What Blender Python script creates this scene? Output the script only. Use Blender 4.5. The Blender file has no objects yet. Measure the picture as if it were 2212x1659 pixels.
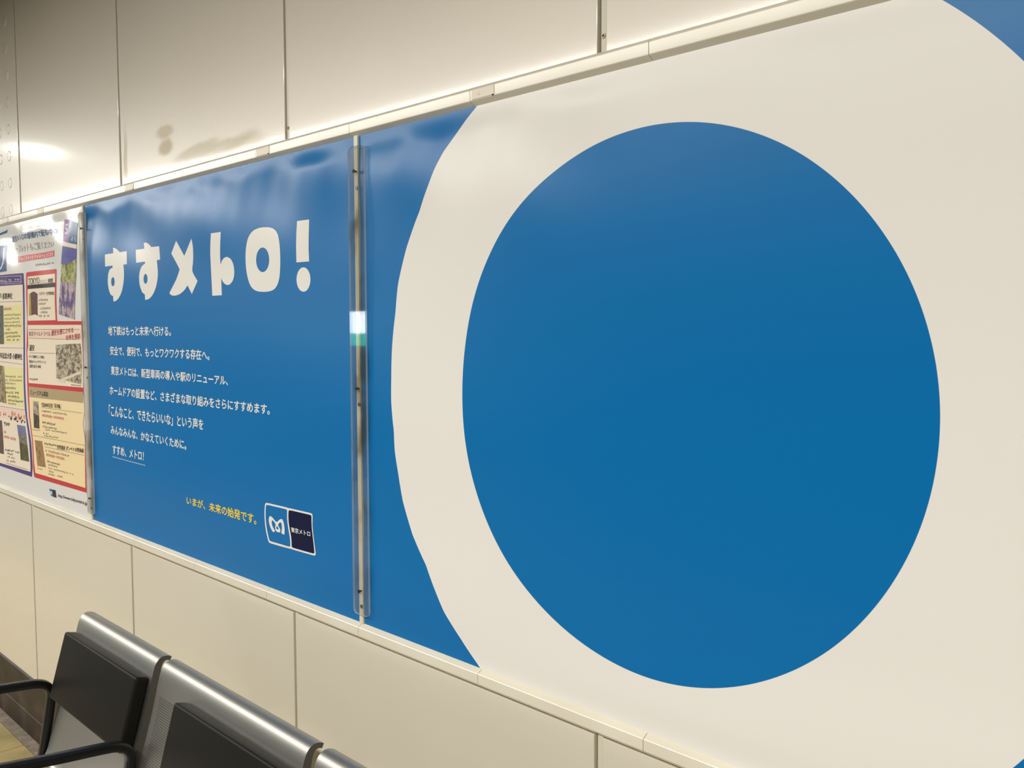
import bpy, bmesh, math, random
import numpy as np
from mathutils import Vector, Matrix
random.seed(7)
SC = bpy.context.scene
COL = SC.collection
PI = math.pi

# ------------------------------------------------------------------ camera
W, H = 2212, 1659
FPX, YAW, PITCH, ROLL = 1925.27, 0.774342, -0.0625416, -0.0014206
Z0 = 0.965                                   # height of the posters' lower edge above the floor
CAM = np.array([1.550505, -1.12176, 0.631623 + Z0])
_cy, _sy, _cp, _sp = math.cos(YAW), math.sin(YAW), math.cos(PITCH), math.sin(PITCH)
FWD = np.array([-_sy*_cp, _cy*_cp, _sp])
_r = np.array([_cy, _sy, 0.0]); _u = np.cross(_r, FWD)
RGT = math.cos(ROLL)*_r + math.sin(ROLL)*_u
UPV = -math.sin(ROLL)*_r + math.cos(ROLL)*_u
cd = bpy.data.cameras.new('camera'); cam = bpy.data.objects.new('camera', cd); COL.objects.link(cam)
cd.sensor_fit = 'HORIZONTAL'; cd.sensor_width = 36.0; cd.lens = FPX*36.0/W; cd.clip_start = 0.02
cam.matrix_world = Matrix(((RGT[0], UPV[0], -FWD[0], CAM[0]), (RGT[1], UPV[1], -FWD[1], CAM[1]),
                           (RGT[2], UPV[2], -FWD[2], CAM[2]), (0, 0, 0, 1)))
SC.camera = cam

# ------------------------------------------------------------------ world, lamps, exposure
SC.view_settings.view_transform = 'Standard'; SC.view_settings.look = 'None'
SC.view_settings.gamma = 1.0; SC.view_settings.use_curve_mapping = False
SC.view_settings.exposure = 1.03
wd = bpy.data.worlds.new('station_air'); SC.world = wd; wd.use_nodes = True
wd.node_tree.nodes['Background'].inputs[0].default_value = (1.0, 0.97, 0.90, 1)
wd.node_tree.nodes['Background'].inputs[1].default_value = 0.17

def tube_row(name, y, z, x0, x1, width, power, color):
    l = bpy.data.lights.new(name, 'AREA'); l.shape = 'RECTANGLE'
    l.size = x1-x0; l.size_y = width; l.energy = power; l.color = color
    o = bpy.data.objects.new(name, l); COL.objects.link(o); o.location = ((x0+x1)/2, y, z)
    o['category'] = 'lamp'; o['label'] = 'ceiling fluorescent row above the platform'
    return o
WARM = (1.0, 0.965, 0.885)
tube_row('ceiling_tubes', -2.27, 2.86, -9.0, 4.5, 0.13, 212, WARM)
dl = bpy.data.lights.new('downlight', 'AREA'); dl.shape = 'DISK'; dl.size = 0.16; dl.energy = 9; dl.color = WARM
do = bpy.data.objects.new('downlight', dl); COL.objects.link(do); do.location = (-5.76, -1.24, 2.93)
do['category'] = 'lamp'; do['label'] = 'round ceiling downlight mirrored in the cream panel'

# ------------------------------------------------------------------ helpers: picture -> wall plane
def px_plane(p, y=0.0):
    p = np.atleast_2d(np.array(p, float))
    v = FWD + ((p[:, :1]-W/2)/FPX)*RGT - ((p[:, 1:]-H/2)/FPX)*UPV
    t = (np.reshape(y, (-1, 1))-CAM[1])/v[:, 1:2]
    return CAM + t*v
def sst(a, b, x):
    t = np.clip((x-a)/(b-a), 0, 1); return t*t*(3-2*t)
def wave(x, z):
    """how far the poster vinyl stands off its backing (m); zr = height above the lower rail"""
    zr = z-Z0
    top = sst(0.70, 1.0, zr)
    lft = 1-sst(0.25, 0.9, x)
    a = np.sin(7.1*x+3.0*np.sin(5.3*zr+1.0)+9.0*zr) + 0.8*np.sin(13.3*x-8.0*zr+2.1*np.sin(4.1*x)) + 0.5*np.sin(23.0*x+17.0*zr+1.7)
    b = np.sin(9.0*zr*1.6+2.2*x+0.6) + 0.7*np.sin(21.0*zr-3.0*x)
    c = np.sin(19.0*zr+1.3*np.sin(3.1*x)+0.5*x)
    fine = sst(0.86, 1.0, zr)*lft*(np.sin(47.0*x+30.0*zr+2.0*np.sin(9.0*x))+0.6*np.sin(71.0*x-22.0*zr))
    low = 1-sst(0.10, 0.30, zr)
    w = 0.0026*top*(0.12+0.88*lft+0.9*(1-sst(-1.65, -1.5, x)))*a + 0.00032*fine + 0.0007*lft*b + 0.0019*(1-lft)*low*c
    edge = sst(0.0, 0.05, zr)*(1-sst(0.985, 1.03, zr))
    return 0.0015 + w*edge
def on_poster(p, off=0.0):
    y = np.zeros((len(np.atleast_2d(p)), 1))
    for _ in range(4):
        w = px_plane(p, y); y = (-wave(w[:, 0], w[:, 2])-off).reshape(-1, 1)
    return px_plane(p, y)

# ------------------------------------------------------------------ helpers: objects
def link(name, me, mats=(), parent=None):
    o = bpy.data.objects.new(name, me); COL.objects.link(o)
    for m in (mats if isinstance(mats, (list, tuple)) else [mats]):
        me.materials.append(m)
    if parent is not None: o.parent = parent
    return o
def root(name, loc=(0, 0, 0), label=None, cat=None, group=None, kind=None):
    o = bpy.data.objects.new(name, None); COL.objects.link(o); o.location = loc
    return tag(o, label, cat, group, kind)
def tag(o, label=None, cat=None, group=None, kind=None):
    if label: o['label'] = label
    if cat: o['category'] = cat
    if group: o['group'] = group
    if kind: o['kind'] = kind
    return o
def offset_parent(o, parent):
    o.parent = parent; o.matrix_parent_inverse = Matrix.Translation(parent.location).inverted(); return o
def bm_obj(name, bm, mats, parent=None, smooth=False):
    me = bpy.data.meshes.new(name); bm.normal_update(); bm.to_mesh(me); bm.free()
    if smooth:
        for p in me.polygons: p.use_smooth = True
    o = link(name, me, mats)
    if parent is not None: offset_parent(o, parent)
    return o
def box(bm, x0, x1, y0, y1, z0, z1, bev=0.0, seg=2, mi=0):
    r = bmesh.ops.create_cube(bm, size=1.0)
    for v in r['verts']:
        v.co = Vector((x0+(v.co.x+.5)*(x1-x0), y0+(v.co.y+.5)*(y1-y0), z0+(v.co.z+.5)*(z1-z0)))
    fs = {f for v in r['verts'] for f in v.link_faces}
    for f in fs: f.material_index = mi
    if bev:
        es = list({e for f in fs for e in f.edges})
        bmesh.ops.bevel(bm, geom=es, offset=bev, segments=seg, affect='EDGES', profile=0.6)
def extrude_profile(bm, prof, x0, x1, mi=0, cap=None):
    """closed (y,z) outline swept along x with end caps"""
    a = [bm.verts.new((x0, y, z)) for y, z in prof]; b = [bm.verts.new((x1, y, z)) for y, z in prof]
    n = len(prof)
    for i in range(n):
        f = bm.faces.new((a[i], a[(i+1) % n], b[(i+1) % n], b[i])); f.material_index = mi
    cm = mi if cap is None else cap
    bm.faces.new(a[::-1]).material_index = cm; bm.faces.new(b).material_index = cm
    bmesh.ops.recalc_face_normals(bm, faces=bm.faces)
def cyl(bm, c, axis, r0, r1, length, n=20):
    q = Vector((0, 0, 1)).rotation_difference(Vector(axis))
    m = Matrix.Translation(Vector(c)) @ q.to_matrix().to_4x4()
    bmesh.ops.create_cone(bm, cap_ends=True, segments=n, radius1=r0, radius2=r1, depth=length, matrix=m)
def shade_auto(o, ang=35):
    for p in o.data.polygons: p.use_smooth = True
    o.data.set_sharp_from_angle(angle=math.radians(ang))
    return o

# ------------------------------------------------------------------ materials
def nmat(name):
    m = bpy.data.materials.new(name); m.use_nodes = True
    nt = m.node_tree; return m, nt, nt.nodes, nt.links, nt.nodes['Principled BSDF']
def s2l(c):
    return tuple(((v/255.0)/12.92 if v/255.0 <= .04045 else (((v/255.0)+.055)/1.055)**2.4) for v in c)
def flat(name, rgb, rough=0.45, metal=0.0, spec=0.5, lin=False):
    m, nt, N, L, B = nmat(name)
    B.inputs['Base Color'].default_value = (*(rgb if lin else s2l(rgb)), 1)
    B.inputs['Roughness'].default_value = rough; B.inputs['Metallic'].default_value = metal
    B.inputs['Specular IOR Level'].default_value = spec
    return m
def mottled(name, stops, scale=8.0, rough=0.5, detail=4.0, stretch=(1, 1, 1), bump=0.0, metal=0.0, spec=0.5, rgh=0.5):
    m, nt, N, L, B = nmat(name)
    tc = N.new('ShaderNodeTexCoord'); mp = N.new('ShaderNodeMapping'); mp.inputs['Scale'].default_value = stretch
    nz = N.new('ShaderNodeTexNoise'); nz.inputs['Scale'].default_value = scale; nz.inputs['Detail'].default_value = detail; nz.inputs['Roughness'].default_value = rgh
    cr = N.new('ShaderNodeValToRGB'); el = cr.color_ramp.elements
    while len(el) < len(stops): el.new(0.5)
    for e, (p, c) in zip(el, stops): e.position = p; e.color = (*s2l(c), 1)
    L.new(tc.outputs['Object'], mp.inputs[0]); L.new(mp.outputs[0], nz.inputs[0])
    L.new(nz.outputs['Fac'], cr.inputs[0]); L.new(cr.outputs[0], B.inputs['Base Color'])
    B.inputs['Roughness'].default_value = rough; B.inputs['Metallic'].default_value = metal; B.inputs['Specular IOR Level'].default_value = spec
    if bump:
        bp = N.new('ShaderNodeBump'); bp.inputs['Strength'].default_value = bump; bp.inputs['Distance'].default_value = 0.004
        L.new(nz.outputs['Fac'], bp.inputs['Height']); L.new(bp.outputs[0], B.inputs['Normal'])
    return m
P_ROUGH, P_SPEC = 0.30, 0.31
BLUE = (0.0, 0.150, 0.42); WHITE = (0.80, 0.78, 0.74)
def poster_finish(B, N, L):
    B.inputs['Roughness'].default_value = P_ROUGH; B.inputs['Specular IOR Level'].default_value = P_SPEC
def vinyl(name, rgb, rough=None):
    m = flat(name, rgb, rough or P_ROUGH, lin=True, spec=P_SPEC); return m
M_BLUE = vinyl('blue_vinyl', BLUE)
M_WHITE_INK = vinyl('white_ink', WHITE)
M_YELLOW_INK = vinyl('yellow_ink', (0.90, 0.66, 0.05))
M_NAVY_INK = flat('navy_ink', (0.006, 0.009, 0.045), 0.4, lin=True, spec=0.12)
def poster_two_mat():
    m, nt, N, L, B = nmat('printed_vinyl'); poster_finish(B, N, L)
    def att(nm):
        a = N.new('ShaderNodeAttribute'); a.attribute_name = nm
        r = N.new('ShaderNodeMapRange'); r.inputs[1].default_value = -0.0003; r.inputs[2].default_value = 0.0003
        L.new(a.outputs['Fac'], r.inputs[0]); return r
    o, i = att('outer_edge'), att('inner_edge')
    m1 = N.new('ShaderNodeMix'); m1.data_type = 'RGBA'; m1.inputs[6].default_value = (*BLUE, 1); m1.inputs[7].default_value = (*WHITE, 1)
    m2 = N.new('ShaderNodeMix'); m2.data_type = 'RGBA'; m2.inputs[7].default_value = (*BLUE, 1)
    L.new(o.outputs[0], m1.inputs[0]); L.new(i.outputs[0], m2.inputs[0]); L.new(m1.outputs[2], m2.inputs[6])
    L.new(m2.outputs[2], B.inputs['Base Color'])
    return m
def enamel(name, rgb, stains=()):
    """glossy enamelled steel; stains = soft-edged brown patches (x, z, half-width, half-height, tilt, strength)"""
    m, nt, N, L, B = nmat(name)
    tc = N.new('ShaderNodeTexCoord')
    nz = N.new('ShaderNodeTexNoise'); nz.inputs['Scale'].default_value = 2.3; nz.inputs['Detail'].default_value = 3
    L.new(tc.outputs['Object'], nz.inputs[0])
    mx = N.new('ShaderNodeMix'); mx.data_type = 'RGBA'
    mx.inputs[6].default_value = (*[c*0.955 for c in rgb], 1); mx.inputs[7].default_value = (*[min(1, c*1.03) for c in rgb], 1)
    L.new(nz.outputs['Fac'], mx.inputs[0]); colr = mx.outputs[2]
    # sparse specks of dirt
    vo = N.new('ShaderNodeTexVoronoi'); vo.inputs['Scale'].default_value = 7.0; L.new(tc.outputs['Object'], vo.inputs[0])
    lt = N.new('ShaderNodeMath'); lt.operation = 'LESS_THAN'; lt.inputs[1].default_value = 0.016; L.new(vo.outputs['Distance'], lt.inputs[0])
    sc_ = N.new('ShaderNodeMath'); sc_.operation = 'MULTIPLY'; sc_.inputs[1].default_value = 0.35; L.new(lt.outputs[0], sc_.inputs[0])
    sp = N.new('ShaderNodeMix'); sp.data_type = 'RGBA'; sp.inputs[7].default_value = (0.12, 0.10, 0.06, 1)
    L.new(sc_.outputs[0], sp.inputs[0]); L.new(colr, sp.inputs[6]); colr = sp.outputs[2]
    rough = None
    nz2 = N.new('ShaderNodeTexNoise'); nz2.inputs['Scale'].default_value = 9.0; nz2.inputs['Detail'].default_value = 4
    L.new(tc.outputs['Object'], nz2.inputs[0])
    dist = N.new('ShaderNodeMapRange'); dist.inputs[3].default_value = -0.018; dist.inputs[4].default_value = 0.018; L.new(nz2.outputs['Fac'], dist.inputs[0])
    cmb = N.new('ShaderNodeVectorMath'); cmb.operation = 'ADD'; L.new(tc.outputs['Object'], cmb.inputs[0]); L.new(dist.outputs[0], cmb.inputs[1])
    for (sx, sz, hw, hh, tilt, st) in stains:
        mp = N.new('ShaderNodeMapping'); mp.vector_type = 'TEXTURE'
        mp.inputs['Location'].default_value = (sx, 0, sz); mp.inputs['Rotation'].default_value = (0, -tilt, 0); mp.inputs['Scale'].default_value = (hw, 50, hh)
        L.new(cmb.outputs[0], mp.inputs[0])
        ln = N.new('ShaderNodeVectorMath'); ln.operation = 'LENGTH'; L.new(mp.outputs[0], ln.inputs[0])
        mr = N.new('ShaderNodeMapRange'); mr.interpolation_type = 'SMOOTHSTEP'
        mr.inputs[1].default_value = 1.25; mr.inputs[2].default_value = 0.55; mr.inputs[3].default_value = 0; mr.inputs[4].default_value = st
        L.new(ln.outputs['Value'], mr.inputs[0])
        sm = N.new('ShaderNodeMix'); sm.data_type = 'RGBA'; sm.inputs[7].default_value = (0.50, 0.41, 0.22, 1)
        L.new(mr.outputs[0], sm.inputs[0]); L.new(colr, sm.inputs[6]); colr = sm.outputs[2]
        ad = N.new('ShaderNodeMath'); ad.operation = 'ADD'; ad.use_clamp = True
        if rough is None: ad.inputs[1].default_value = 0
        else: L.new(rough, ad.inputs[1])
        L.new(mr.outputs[0], ad.inputs[0]); rough = ad.outputs[0]
    L.new(colr, B.inputs['Base Color'])
    B.inputs['Roughness'].default_value = 0.34; B.inputs['Specular IOR Level'].default_value = 0.75
    B.inputs['Coat Weight'].default_value = 0.65; B.inputs['Coat Roughness'].default_value = 0.085
    if rough is not None:
        rr = N.new('ShaderNodeMapRange'); rr.inputs[3].default_value = 0.34; rr.inputs[4].default_value = 0.6
        L.new(rough, rr.inputs[0]); L.new(rr.outputs[0], B.inputs['Roughness'])
    # slight buckling of the sheet
    nb = N.new('ShaderNodeTexNoise'); nb.inputs['Scale'].default_value = 1.6; nb.inputs['Detail'].default_value = 1
    L.new(tc.outputs['Object'], nb.inputs[0])
    bp = N.new('ShaderNodeBump'); bp.inputs['Strength'].default_value = 0.12; bp.inputs['Distance'].default_value = 0.02
    L.new(nb.outputs['Fac'], bp.inputs['Height']); L.new(bp.outputs[0], B.inputs['Normal'])
    return m
CREAM = (0.72, 0.655, 0.55); CREAM_LOW = (0.69, 0.645, 0.53)
M_GROOVE = flat('groove_shadow_gap', (22, 18, 12), 0.9, spec=0.1)
M_BATTEN = flat('batten_cream', (0.64, 0.60, 0.48), 0.4, lin=True)
M_RAIL = mottled('rail_enamel', [(0.3, (222, 215, 196)), (0.7, (231, 225, 207))], 6, 0.34, spec=0.6)
M_RAIL.node_tree.nodes['Principled BSDF'].inputs['Coat Weight'].default_value = 1.0; M_RAIL.node_tree.nodes['Principled BSDF'].inputs['Coat Roughness'].default_value = 0.26
M_PLATE = flat('rail_label_plate', (232, 224, 204), 0.4)
M_FAINT = flat('faint_print', (205, 196, 168), 0.5)
M_STEEL_DARK = flat('screw_steel', (150, 142, 120), 0.4, 0.7)
M_SLOT = flat('screw_slot', (30, 26, 18), 0.7)
M_BLACK_PAD = flat('black_urethane', (24, 22, 17), 0.5, spec=0.16)
M_BLACK_ARM = flat('black_arm_resin', (13, 12, 11), 0.36, spec=0.4)

def steel_mat(perf=None):
    m, nt, N, L, B = nmat('brushed_steel' + ('_perforated' if perf else ''))
    tc = N.new('ShaderNodeTexCoord'); mp = N.new('ShaderNodeMapping'); mp.inputs['Scale'].default_value = (1.2, 160, 160)
    nz = N.new('ShaderNodeTexNoise'); nz.inputs['Scale'].default_value = 3.0; nz.inputs['Detail'].default_value = 3
    L.new(tc.outputs['Object'], mp.inputs[0]); L.new(mp.outputs[0], nz.inputs[0])
    r = N.new('ShaderNodeMapRange'); r.inputs[3].default_value = 0.40; r.inputs[4].default_value = 0.48
    L.new(nz.outputs['Fac'], r.inputs[0]); L.new(r.outputs[0], B.inputs['Roughness'])
    B.inputs['Metallic'].default_value = 1.0; B.inputs['Base Color'].default_value = (0.43, 0.417, 0.385, 1)
    bp = N.new('ShaderNodeBump'); bp.inputs['Strength'].default_value = 0.012; bp.inputs['Distance'].default_value = 0.001
    L.new(nz.outputs['Fac'], bp.inputs['Height']); L.new(bp.outputs[0], B.inputs['Normal'])
    if perf:
        x0, x1, z0, z1, pitch, rad = perf
        sx = N.new('ShaderNodeSeparateXYZ'); L.new(tc.outputs['Object'], sx.inputs[0])
        def mth(op, a, b=None, c=None):
            n = N.new('ShaderNodeMath'); n.operation = op
            for k, v in enumerate((a, b, c)):
                if v is None: continue
                if isinstance(v, (int, float)): n.inputs[k].default_value = v
                else: L.new(v, n.inputs[k])
            return n.outputs[0]
        X, Z = sx.outputs['X'], sx.outputs['Z']
        def lattice(ox, oz):
            a = mth('WRAP', mth('ADD', X, ox), pitch/2, -pitch/2); b = mth('WRAP', mth('ADD', Z, oz), pitch*0.87, -pitch*0.87)
            return mth('LESS_THAN', mth('ADD', mth('MULTIPLY', a, a), mth('MULTIPLY', b, b)), rad*rad)
        h = mth('MAXIMUM', lattice(0, 0), lattice(pitch/2, pitch*0.87))
        for (v, lo, hi) in ((X, x0, x1), (Z, z0, z1)):
            h = mth('MULTIPLY', h, mth('MULTIPLY', mth('GREATER_THAN', v, lo), mth('LESS_THAN', v, hi)))
        mx = N.new('ShaderNodeMix'); mx.data_type = 'RGBA'; mx.inputs[6].default_value = (0.43, 0.417, 0.385, 1); mx.inputs[7].default_value = (0.02, 0.018, 0.014, 1)
        L.new(h, mx.inputs[0]); L.new(mx.outputs[2], B.inputs['Base Color'])
        L.new(mth('SUBTRACT', 1.0, h), B.inputs['Metallic'])
    return m
def acrylic_mat(name, tint, haze):
    m, nt, N, L, B = nmat(name); N.remove(B)
    tr = N.new('ShaderNodeBsdfTransparent')
    tc = N.new('ShaderNodeTexCoord'); nz = N.new('ShaderNodeTexNoise'); nz.inputs['Scale'].default_value = 16; nz.inputs['Detail'].default_value = 4
    mp = N.new('ShaderNodeMapping'); mp.inputs['Scale'].default_value = (1.5, 1, 0.6); L.new(tc.outputs['Object'], mp.inputs[0]); L.new(mp.outputs[0], nz.inputs[0])
    cr = N.new('ShaderNodeValToRGB'); e = cr.color_ramp.elements
    e[0].position = 0.34; e[0].color = (tint[0]*0.74, tint[1]*0.73, tint[2]*0.71, 1); e[1].position = 0.47; e[1].color = (*tint, 1)
    L.new(nz.outputs['Fac'], cr.inputs[0]); L.new(cr.outputs[0], tr.inputs[0])
    gl = N.new('ShaderNodeBsdfGlossy'); gl.inputs['Roughness'].default_value = 0.03
    df = N.new('ShaderNodeBsdfDiffuse'); df.inputs[0].default_value = (0.40, 0.40, 0.37, 1) if haze < 0.2 else (0.85, 0.87, 0.85, 1)
    lw = N.new('ShaderNodeLayerWeight'); pw = N.new('ShaderNodeMath'); pw.operation = 'POWER'; pw.inputs[1].default_value = 5.0
    fr = N.new('ShaderNodeMapRange'); fr.inputs[3].default_value = 0.04; fr.inputs[4].default_value = 1.0
    lw.inputs['Blend'].default_value = 0.5; L.new(lw.outputs['Facing'], pw.inputs[0]); L.new(pw.outputs[0], fr.inputs[0])
    m0 = N.new('ShaderNodeMixShader'); m0.inputs[0].default_value = haze
    m1 = N.new('ShaderNodeMixShader'); out = N['Material Output']
    L.new(tr.outputs[0], m0.inputs[1]); L.new(df.outputs[0], m0.inputs[2])
    L.new(fr.outputs[0], m1.inputs[0]); L.new(m0.outputs[0], m1.inputs[1]); L.new(gl.outputs[0], m1.inputs[2]); L.new(m1.outputs[0], out.inputs[0])
    return m
M_ACRYL = acrylic_mat('clear_acrylic', (0.955, 0.955, 0.95), 0.05)
M_ACRYL_GLINT = acrylic_mat('acrylic_edge_glint', (0.80, 0.84, 0.83), 0.42)  # pale diffuse colour stands in for lamp light reflected along the plate edges

# ------------------------------------------------------------------ room shell
X_L, X_R = -6.0, 3.2
SEAMS = [-5.695, -4.795, -3.895, -2.995, -2.088, -1.178, -0.256, 0.656, 1.570, 2.48]   # centres of the panel joints
TOPZ = 3.0
Z_UP = Z0+1.03+0.031; Z_LO = Z0-0.0372  # gap under the lower rail: dark backing stands in for contact shadow and dirt
wall = root('wall_far', (0, 0, 0), 'cream enamelled steel panel wall behind the posters and bench', 'wall', kind='structure')
bm = bmesh.new(); box(bm, X_L, X_R, 0.020, 0.12, 0, TOPZ)
bm_obj('backing', bm, M_GROOVE, wall)
st_px = [(352, 288), (365, 325), (405, 335), (470, 326), (520, 312), (268, 350)]
sw = px_plane(st_px, -0.006)
stains = [(sw[0][0]+0.01, sw[0][2], 0.060, 0.016, 0.0, 0.55), (sw[0][0]+0.015, sw[0][2]-0.035, 0.040, 0.026, 0.0, 0.33),
          (sw[1][0]-.02, sw[1][2]+0.01, 0.050, 0.020, 0.0, 0.45), (sw[2][0]+.04, sw[2][2], 0.13, 0.020, 0.08, 0.5), (sw[3][0]+.03, sw[3][2], 0.15, 0.022, 0.10, 0.52),
          (sw[4][0], sw[4][2]-.01, 0.12, 0.024, 0.08, 0.33), (sw[5][0]+0.012, sw[5][2]-0.04, 0.016, 0.15, 0.0, 0.5)]
M_PANEL = enamel('cream_enamel', CREAM); M_PANEL_ST = enamel('cream_enamel_stained', CREAM, stains); M_PANEL_LO = enamel('cream_enamel_lower', CREAM_LOW)
XS = [X_L]+SEAMS+[X_R]
GAP_L, GAP_R = 0.009, 0.009
for i in range(len(XS)-1):
    a = XS[i]+(GAP_R if i else 0); b = XS[i+1]-(GAP_L if i < len(XS)-2 else 0)
    for (z0, z1, nm, mt) in ((Z_UP, TOPZ, 'upper_panel', M_PANEL_ST if abs(XS[i]+1.178) < .01 else M_PANEL), (0.236, Z_LO, 'lower_panel', M_PANEL_LO)):
        bm = bmesh.new(); box(bm, a, b, -0.006, 0.019, z0, z1, 0.0012, 2)
        if nm == 'upper_panel' and i == 4:                      # pressed rings in the far left panel
            for k in range(10):
                for j in range(8):
                    cx, cz = -2.201-0.1*k, 2.049+0.1*j
                    if cx < a+.05 or cz > TOPZ-.05: continue
                    bmesh.ops.create_cone(bm, cap_ends=False, segments=24, radius1=0.0195, radius2=0.0172, depth=0.0012,
                                          matrix=Matrix.Translation((cx, -0.0066, cz)) @ Matrix.Rotation(PI/2, 4, 'X'))
                    bmesh.ops.create_cone(bm, cap_ends=True, segments=24, radius1=0.0172, radius2=0.0165, depth=0.0009,
                                          matrix=Matrix.Translation((cx, -0.00655, cz)) @ Matrix.Rotation(PI/2, 4, 'X'))
        bm_obj(nm, bm, mt, wall)
for a, b in ((X_L, -3.9), (-3.88, -3.045), (1.525, 2.47), (2.49, X_R)):
    bm = bmesh.new(); box(bm, a, b, -0.002, 0.019, Z0-0.028, Z0+1.057, 0.0012, 2); bm_obj('middle_panel', bm, M_PANEL_LO, wall)
for s in SEAMS:
    for (z0, z1) in ((Z_UP-.01, TOPZ), (0.2, Z_LO+.01)):
        bm = bmesh.new(); box(bm, s-0.0032, s+0.0086, -0.0035, 0.0195, z0, z1, 0.0008, 1)
        bt = bm_obj('joint_strip', bm, M_BATTEN, wall)
        if z0 > 1 and -1 < s < 2:
            bm = bmesh.new(); cyl(bm, (s+0.002, -0.0042, Z_UP+0.026), (0, 1, 0), 0.0040, 0.0040, 0.0016, 20)
            sc = bm_obj('screw', bm, M_STEEL_DARK, bt)
            bm = bmesh.new()
            for q in (0, PI/2):
                r = bmesh.ops.create_cube(bm, size=1.0, matrix=Matrix.Translation((s+0.002, -0.0050, Z_UP+0.026)) @ Matrix.Rotation(q+.1, 4, 'Y') @ Matrix.Diagonal((0.0052, 0.0006, 0.0013, 1)))
            o = bm_obj('cross_slot', bm, M_SLOT); o.parent = sc
bm = bmesh.new()
extrude_profile(bm, [(-0.010, 0.0), (-0.010, 0.085), (-0.007, 0.088), (-0.007, 0.222), (-0.012, 0.224), (-0.012, 0.238), (-0.006, 0.243), (0.02, 0.243), (0.02, 0.0)], X_L, X_R)
M_GRANITE = mottled('brown_granite', [(0.25, (34, 27, 22)), (0.55, (52, 42, 35)), (0.8, (82, 70, 62))], 9, 0.45, 7, spec=0.25)
tag(bm_obj('baseboard_far', bm, M_GRANITE), 'dark brown stone baseboard under the cream wall panels', 'baseboard', kind='structure')
# floor: rough grey gutter strip at the wall, yellowish stone tiles after it
M_TILE = mottled('yellow_stone_tile', [(0.2, (132, 116, 76)), (0.55, (163, 145, 99)), (0.85, (178, 162, 116))], 7, 0.55, 8, bump=0.15)
M_TILE_UNSEEN = mottled('bounce_cut_tile', [(0.3, (104, 98, 88)), (0.7, (126, 118, 106))], 7, 0.5, 6)  # rows out of view, added darker to cut light bounced up from the floor
M_GUTTER = mottled('rough_grey_concrete', [(0.2, (84, 75, 66)), (0.6, (128, 117, 105)), (0.9, (152, 141, 128))], 22, 0.8, 6, bump=0.9)
M_JOINT = flat('tile_joint', (126, 108, 66), 0.85)
fl = root('floor', (0, 0, 0), 'yellowish stone tile platform floor with a grey gutter strip', 'floor', kind='structure')
bm = bmesh.new(); box(bm, X_L, X_R, -5.4, 0.02, -0.12, -0.006); bm_obj('screed', bm, M_JOINT, fl)
bm = bmesh.new(); box(bm, X_L, X_R, -0.050, 0.02, -0.02, -0.002); bm_obj('gutter_strip', bm, M_GUTTER, fl)
bm = bmesh.new()
xt = -2.123-0.4*10
while xt < X_R:
    yt = -0.0515
    while yt > -5.3:
        box(bm, xt+0.002, xt+0.398, yt-0.396, yt, -0.03, 0.0, 0.002, 1, 0 if yt > -0.5 else 1); yt -= 0.4
    xt += 0.4
bm_obj('tiles', bm, [M_TILE, M_TILE_UNSEEN], fl)
bm = bmesh.new(); box(bm, X_L, X_R, -5.4, 0.12, TOPZ, TOPZ+0.1)
tag(bm_obj('ceiling', bm, flat('dark_ceiling', (84, 74, 56), 0.8)), 'station ceiling above the platform', 'ceiling', kind='structure')
# opposite side of the tracks, seen only as reflections
bm = bmesh.new(); box(bm, -24, 8, -9.2, -5.4, -1.3, -1.2)  # unseen dark slab, added to stop world light coming from below
tag(bm_obj('track_light_block', bm, flat('track_block_dark', (70, 62, 52), 0.9)), 'unseen dark track floor added to block light from below', 'track', kind='structure')
bm = bmesh.new(); box(bm, -24, 8, -9.2, -9.0, -1.2, 4.2)
tag(bm_obj('wall_opposite', bm, flat('tunnel_wall', (96, 86, 70), 0.7)), 'tunnel wall across the tracks', 'wall', kind='structure')

# ------------------------------------------------------------------ printed lettering and shapes on the vinyl
def conform(me_bm, cell=0.02):
    pass
def finish_print(name, bm, mats, parent, off, cell):
    """bm holds flat (x, 0, z) shapes; cut them fine and lay them on the vinyl"""
    if cell:
        xs = [v.co.x for v in bm.verts]; zs = [v.co.z for v in bm.verts]
        for lo, hi, no in ((min(xs), max(xs), (1, 0, 0)), (min(zs), max(zs), (0, 0, 1))):
            k = math.floor(lo/cell)+1
            while k*cell < hi:
                bmesh.ops.bisect_plane(bm, geom=bm.verts[:]+bm.edges[:]+bm.faces[:], plane_co=Vector(no)*(k*cell), plane_no=no, dist=1e-7); k += 1
    co = np.array([v.co[:] for v in bm.verts])
    y = -wave(co[:, 0], co[:, 2])-off
    for v, yy in zip(bm.verts, y): v.co.y += yy
    for f in bm.faces:
        f.normal_update()
        if f.normal.y > 0: f.normal_flip()
    return bm_obj(name, bm, mats, parent)
def fill_loops(loops):
    """2-D loops (x,z), even-odd filled -> flat bmesh"""
    cu = bpy.data.curves.new('c', 'CURVE'); cu.dimensions = '2D'; cu.fill_mode = 'BOTH'
    for lp in loops:
        s = cu.splines.new('POLY'); s.points.add(len(lp)-1); s.use_cyclic_u = True
        for p, q in zip(s.points, lp): p.co = (q[0], q[1], 0, 1)
    o = bpy.data.objects.new('c', cu); COL.objects.link(o)
    me = bpy.data.meshes.new_from_object(o.evaluated_get(bpy.context.evaluated_depsgraph_get()))
    bpy.data.objects.remove(o); bpy.data.curves.remove(cu)
    bm = bmesh.new(); bm.from_mesh(me); bpy.data.meshes.remove(me)
    for v in bm.verts: v.co = Vector((v.co.x, 0, v.co.y))
    return bm
def merge(bms):
    out = bmesh.new()
    for b in bms:
        me = bpy.data.meshes.new('t'); b.to_mesh(me); b.free(); out.from_mesh(me); bpy.data.meshes.remove(me)
    return out
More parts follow.
